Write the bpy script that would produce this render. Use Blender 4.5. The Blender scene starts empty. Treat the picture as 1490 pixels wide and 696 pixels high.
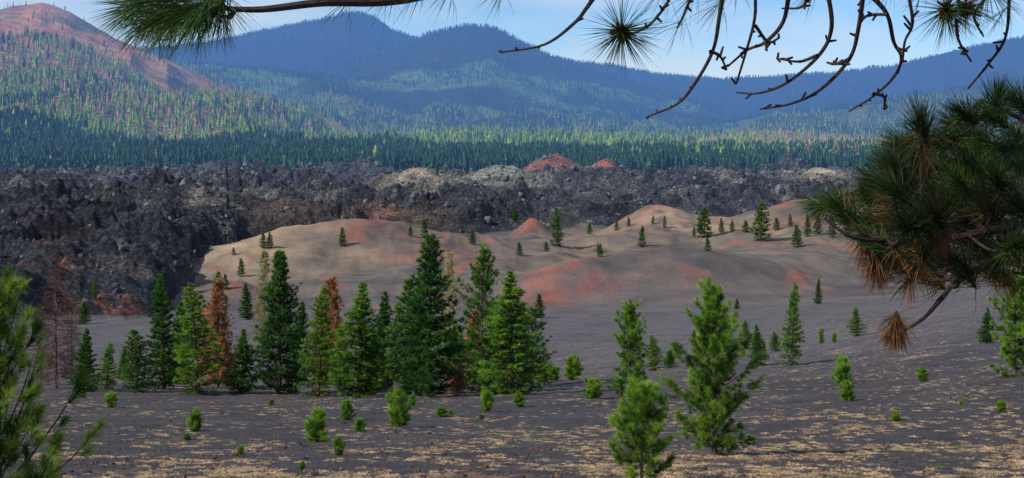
import bpy, math, random
import numpy as np
from math import radians
F=2293.0; CX=745.0; HY=190.0
rng=np.random.default_rng(7)
sc=bpy.context.scene
# ---------------------------------------------------------------- noise
_p=np.random.default_rng(3).permutation(1024); PERM=np.concatenate([_p,_p])
_a=np.random.default_rng(4).uniform(0,2*np.pi,1024); GX=np.cos(_a); GY=np.sin(_a)
def pn(x,y,s=0):
    x=np.asarray(x,float)+s*17.37; y=np.asarray(y,float)+s*9.71
    xf=np.floor(x); yf=np.floor(y); fx=x-xf; fy=y-yf; xi=xf.astype(np.int32)&1023; yi=yf.astype(np.int32)&1023
    p0=PERM[xi]; p1=PERM[(xi+1)&1023]; y1=(yi+1)&1023
    def g(p,q,dx,dy):
        h=PERM[p+q]; return GX[h]*dx+GY[h]*dy
    u=fx*fx*fx*(fx*(fx*6-15)+10); v=fy*fy*fy*(fy*(fy*6-15)+10)
    a=g(p0,yi,fx,fy); b=g(p1,yi,fx-1,fy); c=g(p0,y1,fx,fy-1); d=g(p1,y1,fx-1,fy-1)
    a=a+(b-a)*u; c=c+(d-c)*u
    return (a+(c-a)*v)*1.5
def fbm(x,y,o=4,s=0,gain=.5):
    r=0;a=1
    for i in range(o):
        r=r+a*pn(x*2**i,y*2**i,s+i*3); a*=gain
    return r
def ridged(x,y,o=3,s=0):
    r=0;a=1
    for i in range(o):
        r=r+a*(1-2*np.abs(pn(x*2**i,y*2**i,s+i*5))); a*=.5
    return r
def sstep(a,b,x):
    t=np.clip((x-a)/(b-a),0,1); return t*t*(3-2*t)
def masked(mask,fn,*arrs):
    """evaluate fn only where mask is true"""
    out=np.zeros(mask.shape)
    if mask.any(): out[mask]=fn(*[a[mask] for a in arrs])
    return out
# ---------------------------------------------------------------- terrain height model
def zz(y,Y): return -(y-HY)/F*Y
cols=[-400,0,200,450,750,1000,1200,1350,1490,1900]
tab={}
for Y,z in ((2.0,-1.65),(5,-2.3),(10,-3.6),(20,-5.6),(40,-8.9)): tab[Y]=[z]*10
def row(Y,v): tab[Y]=[zz(y,Y) for y in v]
row(60,[660,660,660,660,660,660,655,650,645,640])
row(100,[610,612,612,614,611,606,596,584,574,560])
row(150,[570,572,574,578,572,556,540,522,508,490])
row(168,[564,566,568,572,565,547,528,508,494,470])
row(200,[556,558,560,562,552,532,510,487,470,450])
row(260,[524,526,526,527,520,505,485,458,442,420])
row(330,[497,497,497,498,495,485,470,437,418,390])
row(400,[477,477,477,478,476,470,458,432,408,380])
row(470,[460,460,460,460,458,455,448,430,405,380])
row(550,[434,434,434,433,432,431,428,420,400,380])
row(650,[398,398,398,399,399,398,396,392,385,370])
row(780,[362,362,362,362,362,361,360,360,358,355])
row(900,[340,340,340,340,340,340,338,336,335,335])
row(1150,[308]*10); row(1500,[270]*10)
row(1700,[255]*10); row(2200,[236,236,235,234,233,233,233,233,233,233])
row(3000,[205,206,208,210,211,212,214,215,215,215])
row(4000,[185,187,190,195,198,200,203,204,204,204])
row(6000,[180]*10); row(9000,[180]*10); row(16000,[185]*10)
Ys=np.array(sorted(tab)); T=np.array([tab[y] for y in Ys])
LG=np.linspace(math.log(2),math.log(16000),700); PG=np.linspace(-400,1900,231)
G=np.zeros((len(Ys),len(PG)))
for i in range(len(Ys)): G[i]=np.interp(PG,cols,T[i])
G2=np.zeros((len(LG),len(PG)))
for j in range(len(PG)): G2[:,j]=np.interp(np.exp(LG),Ys,G[:,j])
def blur(a,s,ax):
    r=int(3*s); k=np.exp(-.5*(np.arange(-r,r+1)/s)**2); k/=k.sum()
    pad=[(0,0),(0,0)]; pad[ax]=(r,r); b=np.pad(a,pad,mode='edge')
    out=np.zeros_like(a)
    for i in range(2*r+1):
        out+=k[i]*(b[i:i+a.shape[0],:] if ax==0 else b[:,i:i+a.shape[1]])
    return out
G2=blur(blur(G2,3.0,0),5,1)
def basez(px,Y):
    a=(np.log(np.maximum(Y,2.01))-LG[0])/(LG[1]-LG[0]); b=(px-PG[0])/(PG[1]-PG[0])
    a=np.clip(a,0,len(LG)-1.001); b=np.clip(b,0,len(PG)-1.001)
    i=a.astype(int); j=b.astype(int); u=a-i; v=b-j
    return (G2[i,j]*(1-u)*(1-v)+G2[i+1,j]*u*(1-v)+G2[i,j+1]*(1-u)*v+G2[i+1,j+1]*u*v)
# mounds: px,Y,h,rx,ry,kind
M=[(900,555,8.5,34,38,'d'),(985,560,7,30,34,'d'),(1085,585,7,42,42,'d'),(812,538,7.2,16,26,'r'),(540,725,14,30,46,'b'),
(455,665,7.5,36,44,'d'),(350,655,6,28,36,'t'),(395,700,8,28,40,'t'),(640,690,8,36,50,'p'),(700,625,4,28,36,'d'),(942,805,14,20,34,'r'),
(1000,770,8,36,40,'t'),(1150,705,7,48,48,'d'),(1110,825,12,60,44,'d'),(1245,800,12,42,44,'p'),(860,745,5,32,36,'d'),
(775,835,13,10,24,'r'),(1220,610,7,38,44,'d'),(345,545,6.5,8,16,'r'),(590,600,3,34,36,'d'),(1330,760,13,60,60,'d'),(560,780,12,24,30,'b'),
(745,720,6,28,36,'d'),(1000,650,5,48,36,'d')]
ML=[(805,1500,22,26,30,'R'),(882,1490,17,17,26,'R'),(610,1120,16,24,44,'T'),(730,1180,17,26,44,'G'),(1200,1250,12,20,50,'T'),
(60,1000,14,30,60,'n'),(60,640,9,22,50,'n'),(420,860,7,14,30,'B'),(1150,1480,16,16,30,'n'),(330,1400,12,50,50,'n'),(500,1450,12,40,40,'n'),(570,880,6,22,26,'B'),
(850,1200,8,40,60,'n'),(1050,1150,9,40,50,'n'),(250,900,10,30,60,'n'),(420,1150,8,50,60,'n')]
edge_px=[-400,0,100,180,215,245,275,300,325,350,450,600,700,780,900,1050,1250,1500,1900]
edge_Y=[405,420,426,440,460,500,560,630,695,745,790,850,850,900,935,985,1000,1040,1080]
def lavamask(px,Y):
    e=np.interp(px,edge_px,edge_Y)
    X=(px-CX)/F*Y
    w=26*fbm(X/30,Y/48,3,40)
    return sstep(0,1,(Y-e-w)/(0.085*e))*(1-sstep(1540,1640,Y+25*pn(X/60,Y*0,9)))
R=[ (4300,1500,1200,[-400,0,60,100,140,200,290,400,550,700,900],[50,15,4,16,42,72,110,150,185,215,240]),
 (5900,1300,1200,[-400,100,240,400,550,700,850,1000,1200],[100,90,88,104,118,138,162,182,200]),
 (5600,1300,1200,[900,1050,1200,1320,1400,1490,1900],[205,182,160,142,130,118,95]),
 (7500,1900,1500,[300,420,480,560,600,640,680,720,760,800,860,930,1000,1100,1250,1500],[150,115,95,72,60,46,38,41,62,82,99,122,142,160,178,190]),
 (9600,2400,1500,[-400,200,300,350,420,480,505,525,545,570,620,700,800,850,900,950,1000,1050,1100,1200,1300,1350,1400,1490,1700],
  [60,72,62,52,38,26,19,20,26,44,60,72,85,92,97,108,112,117,113,108,97,84,72,54,30])]
def mountains(X,Y,px,z):
    z=z+sstep(2300,3300,Y)*18*fbm(X/500,Y/500,3,30)
    for i,(Yr,Wf,Wb,a,b) in enumerate(R):
        top=(HY-np.interp(px,a,b))/F*Yr
        u=(Y-Yr); W_=np.where(u<0,Wf,Wb)
        wob=fbm(X/900,Y/1100,2,50+i)
        f=np.maximum(0,(np.exp(-np.abs(u/W_)**1.5)-.1)/.9)
        er=ridged(X/420+.3*wob,Y/1100,3,60+i)
        rz=(top+50)*f-50+(er-.6)*f*(1-f)*170+7*fbm(X/90,Y/200,2,70+i)*f
        z=np.maximum(z,rz)
    return z
def height(X,Y):
    X=np.asarray(X,float); Y=np.asarray(Y,float); px=CX+F*X/np.maximum(Y,1)
    z=basez(px,Y)
    lm=masked((Y>380)&(Y<1700),lavamask,px,Y)
    def dunes(X,Y,lm):
        o=np.zeros(X.shape)
        for (p,y0,h,rx,ry,k) in M:
            x0=(p-CX)/F*y0; o+=h*np.exp(-.9*(((X-x0)/rx)**2+((Y-y0)/ry)**2))*(1-lm)*.92
        x0=(492-CX)/F*650; o-=5*np.exp(-1.2*(((X-x0)/9)**2+((Y-648)/9)**2))
        dm=sstep(470,580,Y)*(1-lm)*(1-sstep(1450,1600,Y))
        return o+dm*(1.5*fbm(X/42,Y/42,2,11)+1.0*ridged(X/30,Y/70,2,12)-.4+.15*pn(X/7,Y/9,13)+.2*ridged(X/6+.02*Y,Y/40,1,14))
    z=z+masked((Y>400)&(Y<1650)&(lm<1),dunes,X,Y,lm)
    def nearf(X,Y):
        return (1-sstep(430,520,Y))*(sstep(30,90,Y)*(0.5*fbm(X/30,Y/40,3,1)+0.05*fbm(X/2.2,Y/2.2,2,2))+0.03*fbm(X/1.1,Y/1.1,2,5))
    z=z+masked(Y<520,nearf,X,Y)
    def lavaf(X,Y,px):
        e=np.interp(px,edge_px,edge_Y)
        lz=6+10*sstep(0,170,Y-e)
        lz=np.where(px>330,9+6*sstep(0,200,Y-e),lz)
        rough=7.0*ridged(X/90+.4*pn(X/60,Y/60,25),Y/55,2,20)+3.2*ridged(X/26,Y/19,2,21)+2.3*fbm(X/9,Y/8,3,22,.64)-5
        rough=rough*(.65+.7*sstep(-.4,.5,pn(X/130,Y/110,27)))
        for (p,y0,h,rx,ry,k) in ML:
            x0=(p-CX)/F*y0; g=np.exp(-((X-x0)/rx)**2-((Y-y0)/ry)**2)
            rough=rough*(1-.75*g*(k!='n'))+h*g
        return lz+rough*(.55+.45*sstep(0,90,Y-e))-9*sstep(1200,1560,Y)
    z=z+lm*masked(lm>0,lavaf,X,Y,px)
    m=Y>1650
    if m.any(): z[m]=mountains(X[m],Y[m],px[m],z[m])
    return z
def hgt(X,Y): return float(height(np.array([X]),np.array([Y]))[0])
def locate(px,py,y0=30,y1=1600):
    Y=np.exp(np.linspace(math.log(y0),math.log(y1),1500)); X=(px-CX)/F*Y
    pr=HY-height(X,Y)/Y*F
    i=int(np.argmax(pr<=py)) 
    return X[i],Y[i]
# ---------------------------------------------------------------- node helpers
def newmat(name):
    m=bpy.data.materials.new(name); m.use_nodes=True; nt=m.node_tree; nt.nodes.clear(); return m,nt
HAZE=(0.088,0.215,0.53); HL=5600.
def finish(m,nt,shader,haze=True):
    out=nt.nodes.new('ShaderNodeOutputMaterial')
    if haze:  # aerial haze painted into the material: blue emission growing with distance from origin
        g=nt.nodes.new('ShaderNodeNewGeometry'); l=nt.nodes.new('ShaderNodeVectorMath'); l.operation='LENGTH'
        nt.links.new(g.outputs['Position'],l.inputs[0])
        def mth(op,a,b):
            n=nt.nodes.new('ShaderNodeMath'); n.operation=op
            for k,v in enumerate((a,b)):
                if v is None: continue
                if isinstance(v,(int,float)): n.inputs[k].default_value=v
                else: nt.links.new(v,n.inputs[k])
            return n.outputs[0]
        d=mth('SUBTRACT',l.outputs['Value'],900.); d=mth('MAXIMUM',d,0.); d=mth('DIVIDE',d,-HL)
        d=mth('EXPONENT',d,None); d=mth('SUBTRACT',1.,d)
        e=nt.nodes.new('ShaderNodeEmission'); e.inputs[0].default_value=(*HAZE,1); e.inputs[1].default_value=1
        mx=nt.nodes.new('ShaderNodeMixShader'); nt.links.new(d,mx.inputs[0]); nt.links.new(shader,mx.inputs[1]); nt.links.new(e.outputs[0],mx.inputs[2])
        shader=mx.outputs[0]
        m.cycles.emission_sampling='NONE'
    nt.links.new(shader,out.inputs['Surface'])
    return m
def noise(nt,scale,detail=4,rough=.6,vec=None):
    n=nt.nodes.new('ShaderNodeTexNoise'); n.inputs['Scale'].default_value=scale; n.inputs['Detail'].default_value=detail; n.inputs['Roughness'].default_value=rough
    if vec is not None: nt.links.new(vec,n.inputs['Vector'])
    return n.outputs['Fac']
def ramp(nt,fac,stops):
    r=nt.nodes.new('ShaderNodeValToRGB'); cr=r.color_ramp
    while len(cr.elements)<len(stops): cr.elements.new(.5)
    for e,(p,c) in zip(cr.elements,stops): e.position=p; e.color=(*c,1) if len(c)==3 else c
    nt.links.new(fac,r.inputs[0]); return r.outputs[0]
def mix(nt,a,b,fac,mode='MIX'):
    n=nt.nodes.new('ShaderNodeMix'); n.data_type='RGBA'; n.blend_type=mode
    for sock,v in ((n.inputs[0],fac),(n.inputs[6],a),(n.inputs[7],b)):
        if isinstance(v,(int,float)): sock.default_value=v
        elif isinstance(v,tuple): sock.default_value=(*v,1)
        else: nt.links.new(v,sock)
    return n.outputs[2]
def attr(nt,name,typ='GEOMETRY'):
    a=nt.nodes.new('ShaderNodeAttribute'); a.attribute_name=name; a.attribute_type=typ; return a
def pos(nt,scale=(1,1,1)):
    g=nt.nodes.new('ShaderNodeNewGeometry')
    v=nt.nodes.new('ShaderNodeVectorMath'); v.operation='MULTIPLY'; v.inputs[1].default_value=scale
    nt.links.new(g.outputs['Position'],v.inputs[0]); return v.outputs[0]
def bsdf(nt,col,rough=.9,bump=None,bs=.5,bd=.1,spec=.2):
    b=nt.nodes.new('ShaderNodeBsdfPrincipled'); b.inputs['Roughness'].default_value=rough
    b.inputs['Specular IOR Level'].default_value=spec
    if isinstance(col,tuple): b.inputs['Base Color'].default_value=(*col,1)
    else: nt.links.new(col,b.inputs['Base Color'])
    if bump is not None:
        bn=nt.nodes.new('ShaderNodeBump'); bn.inputs['Strength'].default_value=bs; bn.inputs['Distance'].default_value=bd
        nt.links.new(bump,bn.inputs['Height']); nt.links.new(bn.outputs[0],b.inputs['Normal'])
    return b.outputs[0]
# ground materials
def mat_cinder():
    m,nt=newmat('cinder'); p=pos(nt); c=attr(nt,'col').outputs['Color']
    n1=noise(nt,7,6,.8,p); n2=noise(nt,.35,5,.65,p)
    c=mix(nt,c,ramp(nt,n1,[(.36,(.3,.3,.31)),(.5,(.95,.95,.95)),(.66,(1.8,1.77,1.75))]),1,'MULTIPLY')
    c=mix(nt,c,ramp(nt,n2,[(.35,(.68,.68,.72)),(.65,(1.25,1.23,1.2))]),1,'MULTIPLY')
    s=noise(nt,1.9,6,.85,p); s2=noise(nt,.14,3,.6,p)
    a=nt.nodes.new('ShaderNodeMath'); a.operation='MULTIPLY_ADD'; nt.links.new(s2,a.inputs[0]); a.inputs[1].default_value=.5; nt.links.new(s,a.inputs[2])
    msk=ramp(nt,a.outputs[0],[(.865,(0,0,0)),(.91,(1,1,1))])
    la=attr(nt,'litter').outputs['Fac']
    mm=nt.nodes.new('ShaderNodeMath'); mm.operation='MULTIPLY'; nt.links.new(msk,mm.inputs[0]); nt.links.new(la,mm.inputs[1])
    c=mix(nt,c,(.42,.31,.20),mm.outputs[0])
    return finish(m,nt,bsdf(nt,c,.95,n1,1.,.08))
def mat_dune():
    m,nt=newmat('dune_ash'); p=pos(nt); c=attr(nt,'col').outputs['Color']
    n1=noise(nt,1.2,6,.75,p); n2=noise(nt,.06,5,.6,p)
    c=mix(nt,c,ramp(nt,n1,[(.3,(.62,.62,.64)),(.7,(1.38,1.36,1.32))]),1,'MULTIPLY')
    c=mix(nt,c,ramp(nt,n2,[(.35,(.75,.77,.82)),(.65,(1.25,1.18,1.1))]),1,'MULTIPLY')
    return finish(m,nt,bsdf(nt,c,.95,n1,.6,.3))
def mat_lava():
    m,nt=newmat('lava_rock'); p=pos(nt); c=attr(nt,'col').outputs['Color']
    n1=noise(nt,.8,8,.8,p); n2=noise(nt,.05,4,.6,p)
    v=nt.nodes.new('ShaderNodeTexVoronoi'); v.inputs['Scale'].default_value=.6; nt.links.new(p,v.inputs['Vector'])
    c=mix(nt,c,ramp(nt,n1,[(.36,(.2,.2,.22)),(.5,(.85,.85,.85)),(.66,(2.7,2.7,2.7))]),1,'MULTIPLY')
    c=mix(nt,c,ramp(nt,v.outputs['Distance'],[(.0,(1.3,1.3,1.3)),(.75,(.5,.5,.5))]),1,'MULTIPLY')
    c=mix(nt,c,ramp(nt,n2,[(.35,(.65,.68,.75)),(.65,(1.3,1.28,1.25))]),1,'MULTIPLY')
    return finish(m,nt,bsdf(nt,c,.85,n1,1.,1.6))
def mat_mtn():
    m,nt=newmat('mountain_slope'); p=pos(nt); c=attr(nt,'col').outputs['Color']
    n1=noise(nt,.03,8,.8,p)
    c=mix(nt,c,ramp(nt,n1,[(.38,(.5,.55,.55)),(.62,(1.5,1.45,1.35))]),1,'MULTIPLY')
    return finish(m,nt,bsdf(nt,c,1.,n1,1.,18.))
# ---------------------------------------------------------------- terrain sheet
def geo(a,b,n): return np.exp(np.linspace(math.log(a),math.log(b),n,endpoint=False))
rows=np.concatenate([geo(2.5,38,50),geo(38,185,220),geo(185,420,130),geo(420,1650,580),geo(1650,14500,280)])
ncol=1100; pc=np.linspace(-340,1830,ncol)
YY,PP=np.meshgrid(rows,pc,indexing='ij'); XX=(PP-CX)/F*YY
ZZ=height(XX,YY)
lm=masked((YY>380)&(YY<1700),lavamask,PP,YY)
def painter(base):
    A=np.zeros(XX.shape+(3,)); A[:]=base; return A
def rr_(y0,y1): return slice(int(np.searchsorted(rows,y0)),int(np.searchsorted(rows,y1)))
# near + dunes colour
C=painter((.056,.052,.058))
def paint(A,sl,mfun,c):
    x,y,p=XX[sl],YY[sl],PP[sl]; m_=mfun(x,y,p)[...,None]; A[sl]=A[sl]*(1-m_)+m_*np.array(c)
s_=rr_(90,1700); paint(C,s_,lambda x,y,p:sstep(120,250,y),(.105,.096,.103))
paint(C,rr_(90,500),lambda x,y,p:sstep(150,200,y)*sstep(0,.5,fbm(x/14,y/60,3,86))*.5,(.075,.072,.08))
s_=rr_(400,1700)
paint(C,s_,lambda x,y,p:sstep(440,600,y+40*fbm(x/40,y/40,2,80)),(.122,.106,.097))
dsl=rr_(420,1250)
paint(C,dsl,lambda x,y,p:sstep(540,620,y)*sstep(-.1,.5,fbm(x/45,y/60,3,81))*.6,(.235,.185,.13))
paint(C,dsl,lambda x,y,p:sstep(440,520,y)*sstep(-.05,.4,fbm(x/34,y/26,3,82))*.8,(.072,.067,.071))
paint(C,dsl,lambda x,y,p:(1-sstep(400,520,p))*sstep(560,620,y)*.6*np.clip(.8+.8*fbm(x/20,y/20,2,87),0,1),(.30,.225,.15))
kc={'r':(.26,.08,.06),'t':(.34,.26,.175),'b':(.17,.11,.08),'d':(.105,.094,.088),'p':(.23,.115,.09)}
for (q,y0,h,rx,ry,k) in M:
    x0=(q-CX)/F*y0
    paint(C,dsl,lambda x,y,p:np.exp(-1.3*(((x-x0)/rx)**2+((y-y0)/ry)**2))*(.85 if k in 'rt' else .45)*np.clip(.6+1.0*fbm(x/10,y/14,2,83),0,1),kc[k])
for q,y0,rx,ry,c_ in ((610,640,18,10,(.25,.10,.075)),(1150,760,16,14,(.28,.12,.085)),(1110,700,14,8,(.23,.12,.10)),(700,650,16,9,(.22,.095,.08)),(895,760,12,9,(.26,.11,.08)),(500,690,14,10,(.22,.11,.085)),
    (790,505,9,14,(.27,.08,.06)),(870,516,10,12,(.17,.08,.075)),(1000,528,26,6,(.15,.095,.09)),(1200,690,20,12,(.24,.13,.10))):
    x0=(q-CX)/F*y0
    paint(C,dsl,lambda x,y,p:np.exp(-(((x-x0)/rx)**2+((y-y0)/ry)**2))*.85*np.clip(.6+1.0*fbm(x/8,y/12,2,85),0,1),c_)
paint(C,dsl,lambda x,y,p:sstep(480,560,y)*sstep(.45,.72,fbm(x/24,y/34,3,90))*.55,(.25,.095,.065))
# lava colours
L=painter((.043,.048,.062)); lsl=rr_(380,1700)
paint(L,lsl,lambda x,y,p:sstep(800,1250,y)*.75,(.088,.092,.104))
paint(L,lsl,lambda x,y,p:sstep(.25,.6,fbm(x/40,y/50,3,91))*.5,(.13,.115,.10))
paint(L,lsl,lambda x,y,p:sstep(.15,.5,fbm(x/26,y/34,3,92))*.75,(.024,.026,.033))
paint(L,lsl,lambda x,y,p:sstep(.3,.6,fbm(x/36,y/44,3,192))*.65*sstep(600,800,y),(.21,.20,.175))
kl={'R':(.44,.15,.08),'T':(.50,.42,.29),'G':(.36,.37,.28),'B':(.17,.11,.08)}
for (q,y0,h,rx,ry,k) in ML:
    if k in kl:
        x0=(q-CX)/F*y0; paint(L,lsl,lambda x,y,p:np.exp(-((x-x0)/(rx*1.2))**2-((y-y0)/(ry*1.5))**2)*np.clip(.95+.9*fbm(x/12,y/14,2,93),0,1),kl[k])
for q,y0,rx,ry in ((65,560,9,18),(75,500,8,14),(165,455,10,12),(185,448,8,10),(560,880,14,12)):
    x0=(q-CX)/F*y0; paint(L,lsl,lambda x,y,p:np.exp(-((x-x0)/rx)**2-((y-y0)/ry)**2)*.8*np.clip(.6+fbm(x/6,y/6,2,94),0,1),(.24,.09,.065))
# far colours
Fc=painter((.045,.065,.03)); fsl=rr_(1560,15000)
paint(Fc,fsl,lambda x,y,p:sstep(2200,2600,y)*(1-sstep(4800,5400,y))*sstep(-.1,.35,fbm(x/420,y/700,4,95))*.8,(.20,.24,.07))  # bright olive: sunlight on the forest band put into the ground colour
paint(Fc,fsl,lambda x,y,p:sstep(2100,2500,y)*(1-sstep(3600,4200,y))*sstep(-.1,.4,fbm(x/250,y/400,4,96))*.7,(.38,.25,.16))
lhf=lambda x,y,p:(1-sstep(240,420,p))*sstep(2700,3100,y)*(1-sstep(4700,5000,y))
paint(Fc,fsl,lambda x,y,p:lhf(x,y,p)*.98,(.70,.36,.20))
paint(Fc,fsl,lambda x,y,p:lhf(x,y,p)*sstep(.15,.45,fbm(x/120,y/260,4,97)),(.30,.24,.09))
paint(Fc,fsl,lambda x,y,p:lhf(x,y,p)*sstep(.1,.4,fbm(x/160,y/300,3,197))*.7,(.62,.22,.13))
paint(Fc,fsl,lambda x,y,p:sstep(4900,5200,y)*(1-sstep(6300,6600,y))*sstep(-.1,.3,fbm(x/600,y/500,3,98))*.9,(.16,.28,.09))  # sunlit green patches painted onto the bench
paint(Fc,fsl,lambda x,y,p:sstep(6500,7000,y)*.85,(.035,.045,.032))
lit_near=(1-sstep(180,330,YY))*np.clip(.5+.5*sstep(400,1200,PP),0,1)
for (q,v_,rx,ry) in ((1050,666,2.2,3.4),(665,690,.9,2),(1475,650,1.3,2.0),(740,694,.7,1.0),(1130,694,.6,1.0)):
    x0,y0=locate(q,v_)
    paint(C,rr_(30,120),lambda x,y,p:np.clip(np.exp(-(((x-x0)/rx)**2+((y-y0)/ry)**2)**1.5)*(.6+1.4*fbm(x/.6,y/.8,3,100)),0,.85),(.28,.15,.09))
lab=np.zeros(YY.shape,int)
lab[YY>470]=1
lab[lm>.12]=2; lab[(YY>1570)&(lm<=.12)]=3; lab[(YY>1650)]=3
def build_sheet(name,k,mat,flat):
    nr,nc=YY.shape
    a=lab[:-1,:-1]; sel=np.argwhere(a==k); i=sel[:,0]; j=sel[:,1]
    q=np.stack([i*nc+j,i*nc+j+1,(i+1)*nc+j+1,(i+1)*nc+j],1)
    u,inv=np.unique(q.ravel(),return_inverse=True)
    V=np.stack([XX.ravel()[u],YY.ravel()[u],ZZ.ravel()[u]],1)
    colr={0:C,1:C,2:L,3:Fc}[k].reshape(-1,3)[u]
    me=bpy.data.meshes.new(name); me.vertices.add(len(V)); me.vertices.foreach_set('co',V.ravel())
    n=len(q); me.loops.add(n*4); me.loops.foreach_set('vertex_index',inv.ravel().astype(np.int32))
    me.polygons.add(n); me.polygons.foreach_set('loop_start',np.arange(0,n*4,4,dtype=np.int32))
    me.polygons.foreach_set('use_smooth',np.full(n,not flat))
    at=me.attributes.new('col','FLOAT_COLOR','POINT'); at.data.foreach_set('color',np.concatenate([colr,np.ones((len(V),1))],1).ravel())
    at=me.attributes.new('litter','FLOAT','POINT'); at.data.foreach_set('value',lit_near.ravel()[u])
    me.update(calc_edges=True); me.materials.append(mat)
    o=bpy.data.objects.new(name,me); sc.collection.objects.link(o); return o
build_sheet('cinder_ground',0,mat_cinder(),False)
build_sheet('painted_dunes',1,mat_dune(),False)
build_sheet('lava_field',2,mat_lava(),True)
build_sheet('mountain_terrain',3,mat_mtn(),False)
# ---------------------------------------------------------------- mesh builder (triangles)
class MB:
    def __init__(s): s.V=[];s.F=[];s.M=[];s.T=[];s.n=0
    def add(s,V,Fa,m,t):
        V=np.asarray(V,float).reshape(-1,3); Fa=np.asarray(Fa,int).reshape(-1,3)
        s.V.append(V); s.F.append(Fa+s.n); s.M.append(np.full(len(Fa),m)); 
        s.T.append(np.broadcast_to(np.asarray(t,float),(len(V),)).copy()); s.n+=len(V)
    def tube(s,P,r0,r1,sides=5,m=0,t=.5,smooth=0):
        P=np.asarray(P,float)
        if smooth:
            Q=[]
            Pe=np.vstack([2*P[0]-P[1],P,2*P[-1]-P[-2]])
            for i in range(len(P)-1):
                a,b_,c,d_=Pe[i:i+4]
                for k in range(smooth):
                    u=k/smooth; Q.append(.5*((2*b_)+(c-a)*u+(2*a-5*b_+4*c-d_)*u*u+(3*b_-a-3*c+d_)*u**3))
            Q.append(P[-1]); P=np.array(Q)
        n=len(P); tg=np.empty_like(P); tg[1:-1]=P[2:]-P[:-2]; tg[0]=P[1]-P[0]; tg[-1]=P[-1]-P[-2]; tg/=np.linalg.norm(tg,axis=1)[:,None]+1e-9
        ref=np.array([0,0,1.]) if abs(tg[:,2]).mean()<.8 else np.array([1.,0,0])
        A=np.cross(tg,ref); A/=np.linalg.norm(A,axis=1)[:,None]+1e-9; B=np.cross(tg,A)
        rr=r0+(r1-r0)*np.linspace(0,1,n)
        th=np.arange(sides)/sides*2*np.pi
        V=P[:,None]+rr[:,None,None]*(np.cos(th)[None,:,None]*A[:,None]+np.sin(th)[None,:,None]*B[:,None])
        i=np.arange(n-1)[:,None]*sides; k=np.arange(sides)[None]; k2=(k+1)%sides
        a=(i+k).ravel(); b_=(i+k2).ravel()
        Fa=np.concatenate([np.stack([a,b_,b_+sides],1),np.stack([a,b_+sides,a+sides],1)])
        s.add(V,Fa,m,t); return P
    def needles(s,C,D,n,ln,w,spread,tint,r,m=1,along=.0,curl=0.0,grav=0.0):
        C=np.asarray(C,float);D=np.asarray(D,float);N=len(C)
        D=D/(np.linalg.norm(D,axis=1)[:,None]+1e-9)
        c=np.repeat(C,n,0); d=np.repeat(D,n,0); t=np.repeat(np.broadcast_to(tint,(N,)),n)
        L_=np.repeat(np.broadcast_to(ln,(N,)),n)*r.uniform(.7,1.1,N*n)
        c=c-d*(r.uniform(0,1,(N*n,1))*along)
        q=d+spread*r.normal(0,1,d.shape); q/=np.linalg.norm(q,axis=1)[:,None]+1e-9
        sd=np.cross(q,r.normal(0,1,d.shape)); sd/=np.linalg.norm(sd,axis=1)[:,None]+1e-9
        tt=np.clip(t+r.normal(0,.1,N*n),0,1)
        if curl==0 and grav==0:
            V=np.stack([c-sd*w/2,c+sd*w/2,c+q*L_[:,None]],1); Fa=np.arange(N*n*3).reshape(-1,3)
            s.add(V,Fa,m,np.repeat(tt,3))
        else:
            mid=c+q*L_[:,None]*.5; q2=q+d*curl+np.array([0,0,-grav]); q2/=np.linalg.norm(q2,axis=1)[:,None]
            tip=mid+q2*L_[:,None]*.5
            V=np.stack([c-sd*w*.4,c+sd*w*.4,mid-sd*w/2,mid+sd*w/2,tip],1)
            i=np.arange(N*n)[:,None]*5
            Fa=np.concatenate([i+np.array([[0,1,3]]),i+np.array([[0,3,2]]),i+np.array([[2,3,4]])],0)
            s.add(V,Fa,m,np.repeat(tt,5))
    def mesh(s,name,mats,smooth=False):
        V=np.concatenate(s.V);Fa=np.concatenate(s.F);Mi=np.concatenate(s.M);T_=np.concatenate(s.T)
        me=bpy.data.meshes.new(name); me.vertices.add(len(V)); me.vertices.foreach_set('co',V.ravel())
        n=len(Fa); me.loops.add(n*3); me.loops.foreach_set('vertex_index',Fa.ravel().astype(np.int32))
        me.polygons.add(n); me.polygons.foreach_set('loop_start',np.arange(0,n*3,3,dtype=np.int32))
        me.polygons.foreach_set('material_index',Mi.astype(np.int32)); me.polygons.foreach_set('use_smooth',np.full(n,smooth))
        at=me.attributes.new('tint','FLOAT','POINT'); at.data.foreach_set('value',T_)
        for m in mats: me.materials.append(m)
        me.update(calc_edges=True); return me
def link(name,me,loc=(0,0,0),rot=0,scl=(1,1,1)):
    o=bpy.data.objects.new(name,me); o.location=loc; o.rotation_euler=(0,0,rot); o.scale=scl; sc.collection.objects.link(o); return o
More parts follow.
